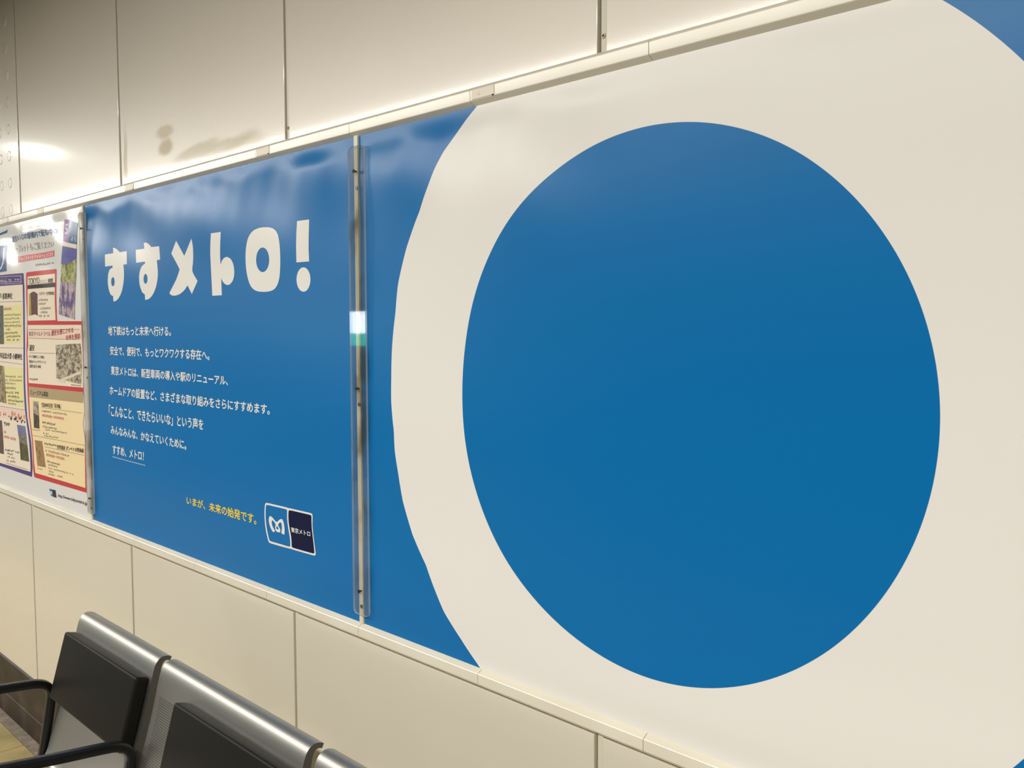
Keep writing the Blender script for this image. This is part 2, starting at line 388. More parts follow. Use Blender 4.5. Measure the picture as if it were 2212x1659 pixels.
def px_loops(loops, off, tf=None):
    res = []
    for lp in loops:
        p = [tf(*q) for q in lp] if tf else lp
        w = on_poster(p, off); res.append([(a[0], a[2]) for a in w])
    return res
def ellipse(cx, cy, rx, ry, rot=0.0, n=40):
    return [(cx+rx*math.cos(t)*math.cos(rot)-ry*math.sin(t)*math.sin(rot), cy+rx*math.cos(t)*math.sin(rot)+ry*math.sin(t)*math.cos(rot)) for t in [2*PI*k/n for k in range(n)]]
def smooth(lp, it=2):
    for _ in range(it):
        q = []
        for i in range(len(lp)):
            a, b = lp[i], lp[(i+1) % len(lp)]
            q += [(a[0]*.75+b[0]*.25, a[1]*.75+b[1]*.25), (a[0]*.25+b[0]*.75, a[1]*.25+b[1]*.75)]
        lp = q
    return lp
def rounded(lp, lim=38, n=5):
    """bend the gentle corners of an outline into curves, keep the sharp ones"""
    P = [np.array(p, float) for p in lp]; m = len(P); T = []
    for i in range(m):
        a, b = P[i]-P[i-1], P[(i+1) % m]-P[i]; na, nb = np.hypot(*a)+1e-9, np.hypot(*b)+1e-9
        T.append((a/na+b/nb)/2 if np.dot(a, b)/(na*nb) > math.cos(math.radians(lim)) else None)
    out = []
    for i in range(m):
        p, q = P[i], P[(i+1) % m]; d = q-p; L_ = np.hypot(*d)
        t0 = d if T[i] is None else T[i]*L_; t1 = d if T[(i+1) % m] is None else T[(i+1) % m]*L_
        for k in range(n):
            u = k/n; out.append(tuple(p*(2*u**3-3*u**2+1)+t0*(u**3-2*u**2+u)+q*(3*u**2-2*u**3)+t1*(u**3-u**2)))
    return out
def text_bm(body, quad, bold, off, tf=None):
    """text whose inked box fills a quad given as TL, TR, BR, BL in the picture"""
    cu = bpy.data.curves.new('t', 'FONT'); cu.body = body; cu.size = 1.0; cu.resolution_u = 3; cu.fill_mode = 'BOTH'; cu.dimensions = '2D'
    o = bpy.data.objects.new('t', cu); COL.objects.link(o)
    me = bpy.data.meshes.new_from_object(o.evaluated_get(bpy.context.evaluated_depsgraph_get()))
    bpy.data.objects.remove(o); bpy.data.curves.remove(cu)
    bm = bmesh.new()
    for dx, dy in (((0, 0),) if bold <= 0 else ((-bold, 0), (bold, 0), (0, -bold*.6), (0, bold*.6))):
        n0 = len(bm.verts); bm.from_mesh(me); bm.verts.ensure_lookup_table()
        for v in bm.verts[n0:]: v.co.x += dx; v.co.y += dy; v.co.z = n0
    bpy.data.meshes.remove(me)
    co = np.array([v.co[:2] for v in bm.verts]); lo, hi = co.min(0), co.max(0)
    uv = (co-lo)/(hi-lo)
    q = [tf(*p) for p in quad] if tf else quad
    c = on_poster(q, off)[:, [0, 2]]; TL, TR, BR, BL = c
    u, v = uv[:, :1], uv[:, 1:]
    P = (BL*(1-u)+BR*u)*(1-v) + (TL*(1-u)+TR*u)*v
    lay_ = sorted({v.co.z for v in bm.verts})
    for vt, p in zip(bm.verts, P): vt.co = Vector((p[0], -0.00004*lay_.index(vt.co.z), p[1]))
    return bm
def greek_bm(quad, n, off, tf=None, fill=0.72, seed=1):
    """a row of illegible small characters: tiny stroke clusters"""
    rnd = random.Random(seed); q = [tf(*p) for p in quad] if tf else quad
    TL, TR, BR, BL = on_poster(q, off)[:, [0, 2]]
    bm = bmesh.new()
    def quadf(u0, u1, v0, v1):
        vs = []
        for u, v in ((u0, v0), (u1, v0), (u1, v1), (u0, v1)):
            p = (BL*(1-u)+BR*u)*(1-v) + (TL*(1-u)+TR*u)*v; vs.append(bm.verts.new((p[0], 0, p[1])))
        bm.faces.new(vs)
    for i in range(n):
        a, b = i/n, (i+fill)/n
        if rnd.random() < .07: continue
        for k in range(rnd.choice((2, 2, 3))):
            v = rnd.random()*.8; quadf(a+(b-a)*rnd.random()*.2, b-(b-a)*rnd.random()*.2, v, v+.17)
        u = a+(b-a)*rnd.random()*.7; quadf(u, u+(b-a)*.25, rnd.random()*.2, .8+rnd.random()*.2)
    return bm

# ------------------------------------------------------------------ poster rails
def rail_profile(top):
    p = [(0.0, 0.0), (-0.0130, 0.0078), (-0.0132, 0.0090), (-0.0132, 0.0268), (-0.0122, 0.0278), (-0.0065, 0.0332), (0.012, 0.0332), (0.012, 0.0)]
    return [(y, Z0+1.029+z) for y, z in p] if top else [(y, Z0-z) for y, z in p][::-1]
JT = [-5.9, -3.42, -3.04, -2.66, -2.28, -1.892, -1.514, -1.138, -0.768, -0.384, -0.006, 0.362, 0.751, 1.13, 1.51, 1.89, 3.15]
JB = [-5.9, -3.44, -3.06, -2.68, -2.30, -1.906, -1.500, -1.142, -0.748, -0.372, 0.004, 0.376, 0.751, 1.13, 1.51, 1.89, 3.15]
for nm, js, top, lab in (('trim_1', JT, True, 'cream upper poster rail made of short clip sections'), ('trim_2', JB, False, 'cream lower poster rail made of short clip sections')):
    r = root(nm, (0, 0, 0), lab, 'rail', kind='structure')
    for a, b in zip(js[:-1], js[1:]):
        bm = bmesh.new(); extrude_profile(bm, rail_profile(top), a+0.0006, b-0.0006)
        bmesh.ops.bevel(bm, geom=[e for e in bm.edges if abs(e.verts[0].co.x-e.verts[1].co.x) > .1], offset=0.0007, segments=1, affect='EDGES')
        sec = shade_auto(bm_obj('rail_section', bm, M_RAIL, r), 14)
        if top and any(abs(a-q) < .01 for q in (0.362, -0.384, -1.138, -1.892, -2.28)):
            bm = bmesh.new(); box(bm, a+0.005, a+0.062, -0.0144, -0.0130, Z0+1.029+0.0092, Z0+1.029+0.0262, 0.0004, 1)
            pl = bm_obj('label_plate', bm, M_PLATE); pl.parent = sec
            bm = bmesh.new(); box(bm, a+0.0575, a+0.0605, -0.0148, -0.0135, Z0+1.029+0.0076, Z0+1.029+0.0102)
            tb = bm_obj('lift_notch', bm, M_SLOT); tb.parent = sec
            if abs(a-0.362) < .01:
                bm = text_bm('G', ((1035, 202.5), (1040, 201), (1040, 208), (1035, 209.5)), 0.0, 0.0)
                for v in bm.verts: v.co = Vector((v.co.x+0.0095, -0.01455, v.co.z-0.0015))
                gl_ = bm_obj('faint_letter', bm, M_FAINT); gl_.parent = sec

# ------------------------------------------------------------------ posters
def sheet(name, x0, x1, mat, parent, attrs=None, step=0.008):
    nx = int((x1-x0)/step)+1; nz = int(1.04/step)+1
    X, Z = np.meshgrid(np.linspace(x0, x1, nx), np.linspace(Z0-.004, Z0+1.034, nz)); X = X.ravel(); Z = Z.ravel()
    Y = -wave(X, Z)
    me = bpy.data.meshes.new(name)
    faces = [(j*nx+i, j*nx+i+1, (j+1)*nx+i+1, (j+1)*nx+i) for j in range(nz-1) for i in range(nx-1)]
    me.from_pydata(list(zip(X.tolist(), Y.tolist(), Z.tolist())), [], faces)
    for p in me.polygons: p.use_smooth = True
    if attrs:
        for nm, fn in attrs.items():
            a = me.attributes.new(nm, 'FLOAT', 'POINT'); a.data.foreach_set('value', fn(X, Z).astype(np.float32))
    o = link(name, me, mat); offset_parent(o, parent)
    return o

# --- poster in the middle: blue text poster
p2 = root('text_poster', (-0.755, 0, Z0), 'blue vinyl poster with white Japanese headline and paragraph', 'poster')
sheet('sheet', -1.4908, -0.0024, M_BLUE, p2)
T4 = lambda x, y: (200+x*520/2212, 450+y*230/978)
su = [(187, 362), (205, 365), (225, 378), (250, 403), (313, 394), (315, 513), (283, 517), (288, 570), (288, 640), (280, 710), (262, 780), (235, 830), (210, 852), (192, 856), (188, 805), (170, 795), (155, 765), (143, 710), (140, 650), (145, 600), (160, 560), (184, 545), (183, 526), (115, 535), (113, 430), (118, 424), (190, 412)]
su2 = [(470, 318), (490, 314), (515, 328), (540, 356), (612, 348), (621, 470), (590, 478), (597, 540), (600, 610), (592, 680), (575, 745), (545, 805), (515, 833), (483, 842), (480, 790), (460, 775), (440, 730), (430, 680), (428, 620), (437, 570), (455, 530), (482, 508), (481, 490), (400, 500), (397, 382), (476, 371)]
me_ = [(768, 298), (843, 437), (908, 277), (920, 340), (925, 430), (923, 500), (917, 575), (965, 668), (912, 787), (873, 708), (840, 755), (800, 788), (755, 802), (725, 798), (705, 780), (730, 730), (770, 650), (800, 562), (775, 510), (723, 415)]
to_ = [(1087, 230), (1178, 217), (1173, 330), (1172, 440), (1177, 520), (1190, 480), (1210, 455), (1235, 445), (1265, 462), (1288, 500), (1301, 560), (1300, 620), (1285, 670), (1260, 700), (1235, 705), (1210, 690), (1192, 665), (1182, 640), (1185, 720), (1188, 798), (1100, 803), (1092, 640), (1085, 500), (1081, 380)]
ro_ = smooth([(1600, 172), (1655, 180), (1695, 215), (1713, 280), (1722, 370), (1726, 470), (1723, 580), (1714, 660), (1688, 728), (1643, 762), (1565, 769), (1497, 760), (1452, 718), (1427, 650), (1410, 560), (1404, 450), (1410, 350), (1427, 270), (1467, 208), (1528, 178)])
ex_ = [(1879, 117), (1990, 102), (1986, 250), (1985, 370), (1990, 488), (1873, 497), (1870, 350), (1872, 230)]
bm = fill_loops(px_loops([rounded(su), ellipse(187, 674, 16, 42), rounded(su2), ellipse(487, 648, 18, 45), rounded(me_), rounded(to_, 30), ro_, ellipse(1563, 473, 60, 113), ex_, ellipse(1938, 654, 64, 112)], 0.0004, T4))
finish_print('headline', bm, M_WHITE_INK, p2, 0.0004, 0.02)
T3 = lambda x, y: (200+x*420/1834, 660+y*380/1659)
LINES = [('地下鉄はもっと未来へ行ける。', (147, 193), (740, 195), (740, 290), (147, 283)),
         ('安全で、便利で、もっとワクワクする存在へ。', (165, 381), (1103, 416), (1103, 518), (165, 467)),
         ('東京メトロは、新型車両の導入や駅のリニューアル、', (173, 567), (1278, 660), (1278, 757), (173, 655)),
         ('ホームドアの設置など、さまざまな取り組みをさらにすすめます。', (160, 750), (1672, 929), (1672, 1033), (160, 843)),
         ('「こんなこと、できたらいいな」という声を', (153, 933), (1045, 1072), (1045, 1177), (153, 1045)),
         ('みんなみんな、かなえていくために。', (172, 1130), (885, 1272), (885, 1362), (172, 1212)),
         ('すすめ、メトロ！', (188, 1313), (483, 1378), (483, 1466), (188, 1400))]
for t, *q in LINES: finish_print('text_line', text_bm(t, q, 0.028, 0.0004, T3), M_WHITE_INK, p2, 0.0004, 0.03)
dots = []
for k in range(21):
    t = k/20; dots.append(ellipse(194+t*296, 1427+t*80, 4.2, 5.5, 0, 8))
finish_print('dotted_underline', fill_loops(px_loops(dots, 0.0004, T3)), M_WHITE_INK, p2, 0.0004, 0)
T5 = lambda x, y: (380+x*340/2212, 1050+y*180/1171)
finish_print('slogan', text_bm('いまが、未来の始発です。', ((150, 140), (1132, 395), (1132, 548), (150, 255)), 0.024, 0.0004, T5), M_YELLOW_INK, p2, 0.0004, 0.03)
T6 = lambda x, y: (560+x*140/1659, 1080+y*140/1659)
l_out = [(185, 70), (460, 135), (720, 195), (740, 212), (760, 206), (1050, 274), (1335, 340), (1358, 365), (1368, 420), (1365, 520), (1362, 650), (1375, 800), (1392, 950), (1410, 1080), (1430, 1240), (1447, 1375), (1440, 1412), (1410, 1428), (1120, 1344), (840, 1265), (815, 1248), (780, 1248), (520, 1177), (270, 1105), (240, 1075), (215, 990), (180, 830), (150, 650), (137, 450), (133, 300), (143, 130), (158, 88)]
h_l = [(195, 120), (450, 181), (690, 237), (713, 258), (714, 340), (712, 450), (725, 620), (760, 820), (790, 1000), (797, 1150), (790, 1190), (765, 1198), (530, 1126), (290, 1058), (262, 1035), (240, 950), (210, 820), (180, 640), (165, 450), (163, 280), (172, 150)]
h_r = [(775, 258), (1040, 320), (1315, 383), (1338, 408), (1338, 560), (1345, 720), (1365, 900), (1395, 1150), (1412, 1345), (1402, 1368), (1380, 1372), (1110, 1297), (850, 1222), (830, 1195), (825, 1050), (815, 940), (785, 780), (755, 600), (745, 450), (748, 280)]
m_out = smooth([(355, 825), (355, 825), (410, 800), (410, 800), (345, 690), (317, 590), (322, 525), (350, 522), (390, 570), (425, 630), (405, 690), (412, 760), (440, 808), (490, 830), (530, 828), (546, 795), (530, 730), (480, 650), (492, 610), (530, 572), (562, 580), (580, 640), (580, 740), (565, 848), (565, 848), (643, 893), (643, 893), (652, 800), (645, 680), (622, 560), (592, 492), (560, 484), (510, 508), (445, 580), (380, 500), (320, 430), (285, 412), (260, 423), (245, 470), (245, 540), (260, 630), (300, 740)], 2)
m_hole = smooth([(450, 660), (430, 715), (448, 748), (490, 757), (497, 735), (477, 700)], 2)
finish_print('logo_field', fill_loops(px_loops([h_r], 0.0003, T6)), M_NAVY_INK, p2, 0.0003, 0.03)
finish_print('logo_outline', fill_loops(px_loops([smooth(l_out, 1), smooth(h_l, 1), smooth(h_r, 1)], 0.0005, T6)), M_WHITE_INK, p2, 0.0005, 0.03)
finish_print('logo_mark', fill_loops(px_loops([m_out, m_hole], 0.0005, T6)), M_WHITE_INK, p2, 0.0005, 0.03)
finish_print('logo_lettering', text_bm('東京メトロ', ((805, 690), (1306, 802), (1306, 940), (822, 822)), 0.024, 0.0005, T6), M_WHITE_INK, p2, 0.0005, 0.03)

# --- poster on the right: white ring and blue disc (the drawn figure on the disc is left out)
ring_px = [(1027.8, 232.6), (993.5, 277.8), (957.3, 328.4), (939.3, 362.8), (924.8, 400.7), (906.7, 454.9), (877.8, 536.2), (859.8, 613.9), (854.3, 675.4), (847.1, 747.7), (845.3, 819.6), (845, 866), (850.9, 931.9), (852.8, 974.3), (860.5, 1024.4), (870.1, 1082.3), (891.4, 1155.6), (920.3, 1221.1), (939.6, 1275.1), (958.9, 1321.4), (993.6, 1377.3), (1032.1, 1435.2)]
disc_px = [(1021.5, 645), (1075.2, 511), (1111.8, 457.3), (1150.9, 410.9), (1224.1, 352.3), (1297.3, 307.1), (1370.6, 280.3), (1492.6, 263.2), (1597.6, 276.6), (1695.3, 313.2), (1768.5, 358.4), (1817.3, 397.4), (1866.2, 447.5), (1915, 515.8), (1983.3, 645), (2033, 880), (2000.9, 1100), (1958.9, 1202.5), (1915, 1279.4), (1866.2, 1339.2), (1792.9, 1402.7), (1695.3, 1456.4), (1597.6, 1482), (1539, 1487.4), (1443.8, 1477.1), (1346.2, 1443), (1248.5, 1380.7), (1175.3, 1314.8), (1126.5, 1259.9), (1077.6, 1183), (1038.6, 1100), (1002, 870), (1002.5, 800)]
def polar_sd(pts, c, r_default):
    w = on_poster(pts); d = w[:, [0, 2]]-np.array(c); th = np.unwrap(np.arctan2(d[:, 1], d[:, 0])); r = np.hypot(d[:, 0], d[:, 1])
    o = np.argsort(th); return th[o], r[o]
CO, RO = (0.7513, Z0+0.5166), 0.6463
CI, RI = (0.7458, Z0+0.5117), 0.4259
_to, _ro = polar_sd(ring_px, CO, RO); _ti, _ri = polar_sd(disc_px, CI, RI)
def sd_outer(x, z):
    th = np.arctan2(z-CO[1], x-CO[0]); th = np.where(th < 0, th+2*PI, th)
    t2 = np.where(_to < 0, _to+2*PI, _to); k = np.argsort(t2)
    dev = np.interp(th, np.r_[t2[k][0]-.3, t2[k], t2[k][-1]+.3], np.r_[0, _ro[k]-RO, 0])
    return RO+dev-np.hypot(x-CO[0], z-CO[1])
def sd_inner(x, z):
    th = np.mod(np.arctan2(z-CI[1], x-CI[0]), 2*PI)
    t2 = np.mod(_ti, 2*PI); k = np.argsort(t2); tt = t2[k]; rr = _ri[k]-RI
    # light smoothing of the measured outline
    tg = np.linspace(0, 2*PI, 361); g = np.interp(tg, np.r_[tt[-1]-2*PI, tt, tt[0]+2*PI], np.r_[rr[-1], rr, rr[0]])
    ker = np.ones(41)/41; g = np.convolve(np.r_[g[-41:-1], g, g[1:41]], ker, 'same')[40:-40]
    return RI+np.interp(th, tg, g)-np.hypot(x-CI[0], z-CI[1])
p3 = root('ring_poster', (0.755, 0, Z0), 'large poster with a white ring around a plain blue disc', 'poster')
sheet('sheet', 0.0114, 1.5085, poster_two_mat(), p3, {'outer_edge': sd_outer, 'inner_edge': sd_inner})

# --- poster on the left: glossy white leaflet poster with framed boxes
p1 = root('notice_poster', (-2.27, 0, Z0), 'white glossy notice poster with red and purple framed boxes', 'poster')
M_GLOSS_WHITE = vinyl('gloss_white_paper', (0.80, 0.79, 0.765), 0.22)
M_GLOSS_WHITE.node_tree.nodes['Principled BSDF'].inputs['Coat Weight'].default_value = 1.0; M_GLOSS_WHITE.node_tree.nodes['Principled BSDF'].inputs['Coat Roughness'].default_value = 0.22
sheet('sheet', -3.02, -1.5052, M_GLOSS_WHITE, p1)
A = lambda x, y: (x*220/1043, 430+y*350/1659)
B2 = lambda x, y: (x*220/1014, 760+y*360/1659)
ink = {}
def im(nm, rgb, rough=0.26):
    if nm not in ink: ink[nm] = flat('ink_'+nm, rgb, rough)
    return ink[nm]
RED, PURPLE, CREAMI, PINK, TAN, SAND, YEL, BLK, GREY, RTX, BLU, GRN = (196, 52, 50), (72, 50, 118), (236, 222, 200), (236, 208, 190), (176, 156, 118), (242, 220, 172), (232, 222, 158), (36, 30, 24), (120, 106, 86), (206, 78, 74), (52, 92, 146), (120, 130, 60)
def shapes(name, loops, rgbname, rgb, lay, tf=None, mat=None, cell=0.012):
    return finish_print(name, fill_loops(px_loops(loops, lay*.00024, tf)), mat or im(rgbname, rgb), p1, lay*.00024, cell)
cl = lambda *s: [q for q in s]
# red frame
red = [A(267, 760), A(275, 750), A(420, 732), A(575, 715), A(580, 728), A(585, 1240), A(592, 1250), A(845, 1250), A(860, 1659), B2(830, 250), B2(845, 560), B2(830, 720), B2(850, 870), B2(868, 1405), B2(345, 1250), B2(337, 1230), B2(330, 1150), B2(320, 900), B2(290, 650), B2(270, 300), B2(262, 0), A(278, 1240), A(268, 1000)]
shapes('red_frame', [red], 'red', RED, 1)
box_a = [A(282, 795), A(563, 762), A(570, 1240), A(283, 1246)]
box_b = [A(283, 1290), A(832, 1288), A(847, 1659), B2(828, 356), B2(285, 310), B2(272, 0), A(290, 1500)]
box_c = [B2(288, 345), B2(828, 402), B2(842, 560), B2(826, 720), B2(845, 870), B2(850, 1355), B2(352, 1205), B2(340, 1100), B2(330, 900), B2(300, 650), B2(292, 480)]
shapes('cream_box', [box_a, box_b], 'cream', CREAMI, 2); shapes('sand_box', [box_c], 'sand', SAND, 2)
shapes('header_band', [[B2(290, 345), B2(828, 402), B2(830, 510), B2(293, 450)]], 'tan', TAN, 3)
shapes('header_band', [[A(290, 1330), A(830, 1330), A(836, 1440), A(290, 1425)]], 'pink', PINK, 3)
shapes('header_band', [[A(282, 882), A(563, 855), A(565, 900), A(282, 922)]], 'black', BLK, 3)
# purple frame
pur = [(-30, 602), A(0, 780), A(232, 757), A(242, 762), A(250, 900), A(255, 1659), B2(250, 300), B2(270, 650), B2(310, 900), B2(325, 1150), B2(318, 1245), B2(0, 1135), (-30, 999)]
shapes('purple_frame', [pur], 'purple', PURPLE, 1)
box_d = [(-30, 622), A(0, 892), A(232, 875), A(240, 1659), B2(235, 300), B2(250, 600), B2(290, 900), B2(305, 1150), B2(303, 1195), B2(0, 1105), (-30, 993)]
shapes('cream_box', [box_d], 'cream', CREAMI, 2)
shapes('yellow_box', [[A(38, 1100), A(222, 1085), A(228, 1470), A(45, 1482)], [B2(45, 150), B2(228, 160), B2(240, 550), B2(65, 520)]], 'yellow', YEL, 3)
shapes('header_band', [[(-30, 868), B2(0, 545), B2(250, 580), B2(262, 690), B2(0, 655), (-30, 896)]], 'pink', PINK, 3)
def rule(a, b, w=1.0): return [(a[0], a[1]-w/2), (b[0], b[1]-w/2), (b[0], b[1]+w/2), (a[0], a[1]+w/2)]
shapes('rule_lines', [rule(A(300, 1335), A(812, 1333), .8), rule(A(300, 1425), A(812, 1440), .8), rule(A(300, 1575), A(560, 1580), .8), rule((-20, 653), A(225, 1047), .8), rule((-20, 751), A(238, 1527), .8),
                      rule((-20, 778), B2(225, 125), .8), rule((-20, 874), B2(250, 580), .8), rule(B2(415, 553), B2(818, 610), .8), rule(B2(325, 830), B2(840, 932), .8), rule(B2(445, 945), B2(838, 1030), .8)], 'grey', GREY, 4)
shapes('white_outline', [rule((-30, 600), A(215, 785), .7), rule((-30, 614), A(217, 862), .7), rule((-30, 610.5), A(217, 845), .7), [A(212, 785), A(216, 785), A(218, 862), A(214, 862)], [A(62, 800), A(64, 800), A(64, 880), A(62, 880)]], 'white', (226, 216, 220), 3)
# pictures
def photo(loop, nm, stops, scale, lay=4, stretch=(1, 1, 1), tf=None):
    return shapes('photo', [loop], None, None, lay, tf, mottled('photo_'+nm, stops, scale*0.7, 0.26, 10, stretch, rgh=0.78))
photo([A(568, 1495), A(700, 1484), A(825, 1480), A(838, 1659), B2(808, 325), B2(560, 265), B2(556, 0)], 'harbour', [(0.35, (40, 34, 26)), (0.47, (116, 104, 84)), (0.55, (206, 194, 168)), (0.66, (60, 52, 42))], 38, stretch=(1, 1, 1.6))
photo([B2(560, 290), B2(806, 190), B2(808, 215), B2(640, 285), B2(645, 312), B2(600, 300)], 'rail', [(0.3, (214, 202, 178)), (0.7, (228, 216, 194))], 20, 5)
photo([B2(328, 490), B2(380, 495), B2(388, 640), B2(332, 610)], 'rooster_light', [(0.4, (72, 64, 52)), (0.55, (190, 180, 156)), (0.7, (120, 108, 88))], 60)
photo([B2(332, 610), B2(388, 640), B2(392, 765), B2(338, 755)], 'rooster_dark', [(0.4, (38, 32, 22)), (0.6, (96, 84, 60))], 50)
photo([B2(345, 878), B2(418, 890), B2(455, 1150), B2(372, 1135)], 'fresco', [(0.38, (108, 80, 48)), (0.5, (170, 134, 88)), (0.62, (128, 94, 60))], 34)
photo([A(295, 975), A(312, 962), A(320, 1190), A(295, 1195)], 'tower', [(0.4, (150, 128, 44)), (0.6, (196, 170, 66))], 40)
photo([A(312, 962), A(345, 945), A(383, 970), A(385, 1195), A(360, 1180), A(320, 1190)], 'books', [(0.38, (70, 34, 30)), (0.5, (110, 62, 52)), (0.6, (56, 46, 58)), (0.72, (170, 140, 100))], 36, stretch=(1, 1, .5))
photo([(-30, 660.5), A(0, 1090), A(33, 1090), A(40, 1485), (-30, 744)], 'shrine', [(0.35, (44, 48, 36)), (0.5, (96, 98, 80)), (0.65, (56, 60, 60))], 36)
photo([(-30, 788), B2(0, 135), B2(38, 142), B2(65, 515), B2(0, 500), (-30, 866)], 'festival', [(0.35, (40, 44, 28)), (0.5, (130, 124, 84)), (0.58, (180, 150, 110)), (0.7, (52, 50, 46))], 44)
photo([(-30, 900), B2(0, 680), B2(18, 684), B2(38, 1020), (-30, 970)], 'dance', [(0.35, (46, 36, 28)), (0.5, (90, 74, 60)), (0.65, (120, 60, 60))], 40)
photo([B2(168, 725), B2(250, 740), B2(262, 830), B2(180, 815)], 'sky', [(0.4, (100, 104, 156)), (0.7, (134, 134, 172))], 16)
photo([B2(180, 815), B2(262, 830), B2(272, 930), B2(192, 900)], 'roof', [(0.38, (70, 66, 58)), (0.55, (140, 132, 118)), (0.7, (60, 54, 46))], 40, stretch=(1, 1, 3))
photo([B2(192, 900), B2(272, 930), B2(290, 1095), B2(205, 1075)], 'garden', [(0.38, (50, 50, 26)), (0.55, (96, 94, 48)), (0.7, (62, 58, 40))], 40)
ov, dk = [], []
for (x, y, rx, ry) in ((488, 440, 42, 120), (585, 455, 32, 80), (735, 540, 38, 120), (850, 590, 38, 80), (965, 560, 24, 80)): ov.append([(ex*80/1475, 870+ey*90/1659) for ex, ey in ellipse(x, y, rx, ry, 0, 14)])
for (x, y, rx, ry) in ((440, 620, 32, 80), (582, 650, 28, 60), (635, 620, 26, 85), (690, 740, 36, 34), (795, 630, 22, 70), (850, 760, 20, 60), (900, 710, 24, 40), (980, 770, 22, 40), (355, 540, 20, 30)): dk.append([(ex*80/1475, 870+ey*90/1659) for ex, ey in ellipse(x, y, rx, ry, 0, 12)])
shapes('dancer_drawing', ov, 'orange', (210, 140, 104), 4, cell=0); shapes('dancer_drawing', dk, 'black', BLK, 5, cell=0)
# leaflet cover at the top right and the blue mark at the top left
photo([A(640, 480), A(785, 510), A(778, 700), A(690, 670), A(625, 660)], 'cover_sky', [(0.4, (74, 78, 150)), (0.7, (112, 116, 176))], 14)
photo([A(625, 660), A(690, 670), A(778, 610), A(775, 860), A(620, 840)], 'cover_street', [(0.36, (58, 60, 34)), (0.48, (142, 150, 66)), (0.56, (196, 186, 150)), (0.68, (70, 58, 48))], 34, 5)
photo([A(620, 830), A(775, 850), A(765, 1235), A(600, 1180)], 'cover_people', [(0.34, (44, 36, 54)), (0.46, (98, 84, 140)), (0.56, (204, 182, 168)), (0.64, (112, 96, 150)), (0.74, (60, 46, 50))], 40, 4, (1, 1, .6))
shapes('cover_title', [[A(660, 205), A(718, 215), A(700, 450), A(645, 430)]], 'violet', (132, 84, 150), 4)
shapes('cover_title', [[A(718, 215), A(795, 245), A(786, 465), A(700, 450)]], 'teal', (44, 98, 144), 4)
shapes('cover_title', [[A(645, 432), A(786, 467), A(782, 505), A(640, 478)]], 'cream', CREAMI, 4)
shapes('blue_mark', [[(-30, 505), A(0, 350), A(60, 324), A(78, 312), A(72, 345), A(0, 372), (-30, 511)], [(-30, 541), A(0, 482), A(76, 470), A(68, 738), A(0, 750), (-30, 592)]], 'blue', BLU, 2)
shapes('white_stroke', [[A(34, 505), A(44, 500), A(44, 600), A(36, 660), A(15, 712), A(-6, 728), A(-6, 712), A(12, 690), A(27, 640), A(33, 590)]], 'white', (226, 216, 220), 3)
# legible lettering
def lettering(items, rgbname, rgb, lay=5):
    for t, b, tf, *q in items: finish_print('text_line', text_bm(t, q, b, lay*.00024, tf), im(rgbname, rgb), p1, lay*.00024, 0)
lettering([('TOKYO', 0.0, A, (290, 812), (403, 800), (403, 866), (290, 880)), ('ミニミニ 博物館', 0.012, A, (408, 828), (541, 805), (541, 858), (408, 868)),
           ('ミステリー文学資料館', 0.012, A, (396, 950), (552, 946), (552, 982), (396, 986)),
           ('浦安', 0.016, A, (298, 1490), (352, 1490), (352, 1555), (298, 1555)),
           ('かつて漁師町として発展し', 0.01, B2, (290, 30), (445, 40), (445, 68), (290, 62)), ('舞浜のベッドタウンへと', 0.01, B2, (291, 80), (455, 88), (455, 118), (291, 112)), ('変貌を遂げた地域', 0.01, B2, (293, 124), (405, 132), (405, 164), (293, 158)),
           ('ミュージアム探訪', 0.012, B2, (300, 375), (478, 398), (478, 448), (300, 428)),
           ('生誕300年記念「若冲展」', 0.012, B2, (412, 503), (605, 520), (605, 568), (412, 546)),
           ('世界遺産 ポンペイの壁画展', 0.014, B2, (566, 924), (833, 962), (833, 1008), (566, 968)),
           ('戸 香取神社', 0.02, A, (-10, 965), (125, 958), (125, 1022), (-10, 1030)),
           ('年記念大祭 小網神社', 0.02, B2, (0, 4), (220, 18), (220, 80), (0, 66)),
           ('http://www.tokyometro.jp', 0.012, B2, (577, 1412), (866, 1492), (866, 1538), (577, 1452))], 'black', BLK, 5)
lettering([('東京タイムトラベル', 0.004, A, (296, 1355), (516, 1352), (516, 1404), (296, 1402))], 'brown', (126, 92, 76), 5)
lettering([('歴史を感じさせる', 0.03, A, (526, 1342), (750, 1312), (750, 1366), (526, 1402)), ('名所を探訪', 0.03, A, (672, 1396), (822, 1372), (822, 1430), (672, 1444))], 'redtitle', (176, 70, 70), 5)
lettering([('東京メトロの駅構内で配布中の', 0.016, A, (120, 380), (584, 292), (584, 358), (120, 446))], 'blue', BLU, 5)
lettering([('リーフレットもご覧ください', 0.012, A, (130, 470), (550, 425), (550, 490), (130, 562))], 'glare_grey', (178, 176, 170), 5)  # blue line paled to grey: the glare over it is put into the ink
lettering([('5', 0.02, A, (668, 250), (698, 255), (694, 366), (662, 360)), ('より', 0.02, A, (728, 380), (780, 400), (780, 440), (724, 424))], 'white', (226, 216, 220), 6)
lettering([('4月22日(金)～5月24日(火)', 0.012, B2, (418, 616), (636, 650), (636, 682), (418, 648)), ('4月29日(金)～7月3日(日)', 0.012, B2, (458, 1006), (640, 1050), (640, 1084), (458, 1040)), ('5月5日(木)', 0.012, A, (38, 1112), (116, 1106), (116, 1140), (38, 1146)),
           ('5月中旬～5月中旬', 0.01, B2, (38, 826), (155, 856), (155, 888), (38, 856))], 'redtext', RTX, 5)
shapes('red_banner', [[A(185, 590), A(370, 560), A(553, 525), A(553, 585), A(370, 618), A(185, 650)]], 'rose', (224, 112, 108), 4)
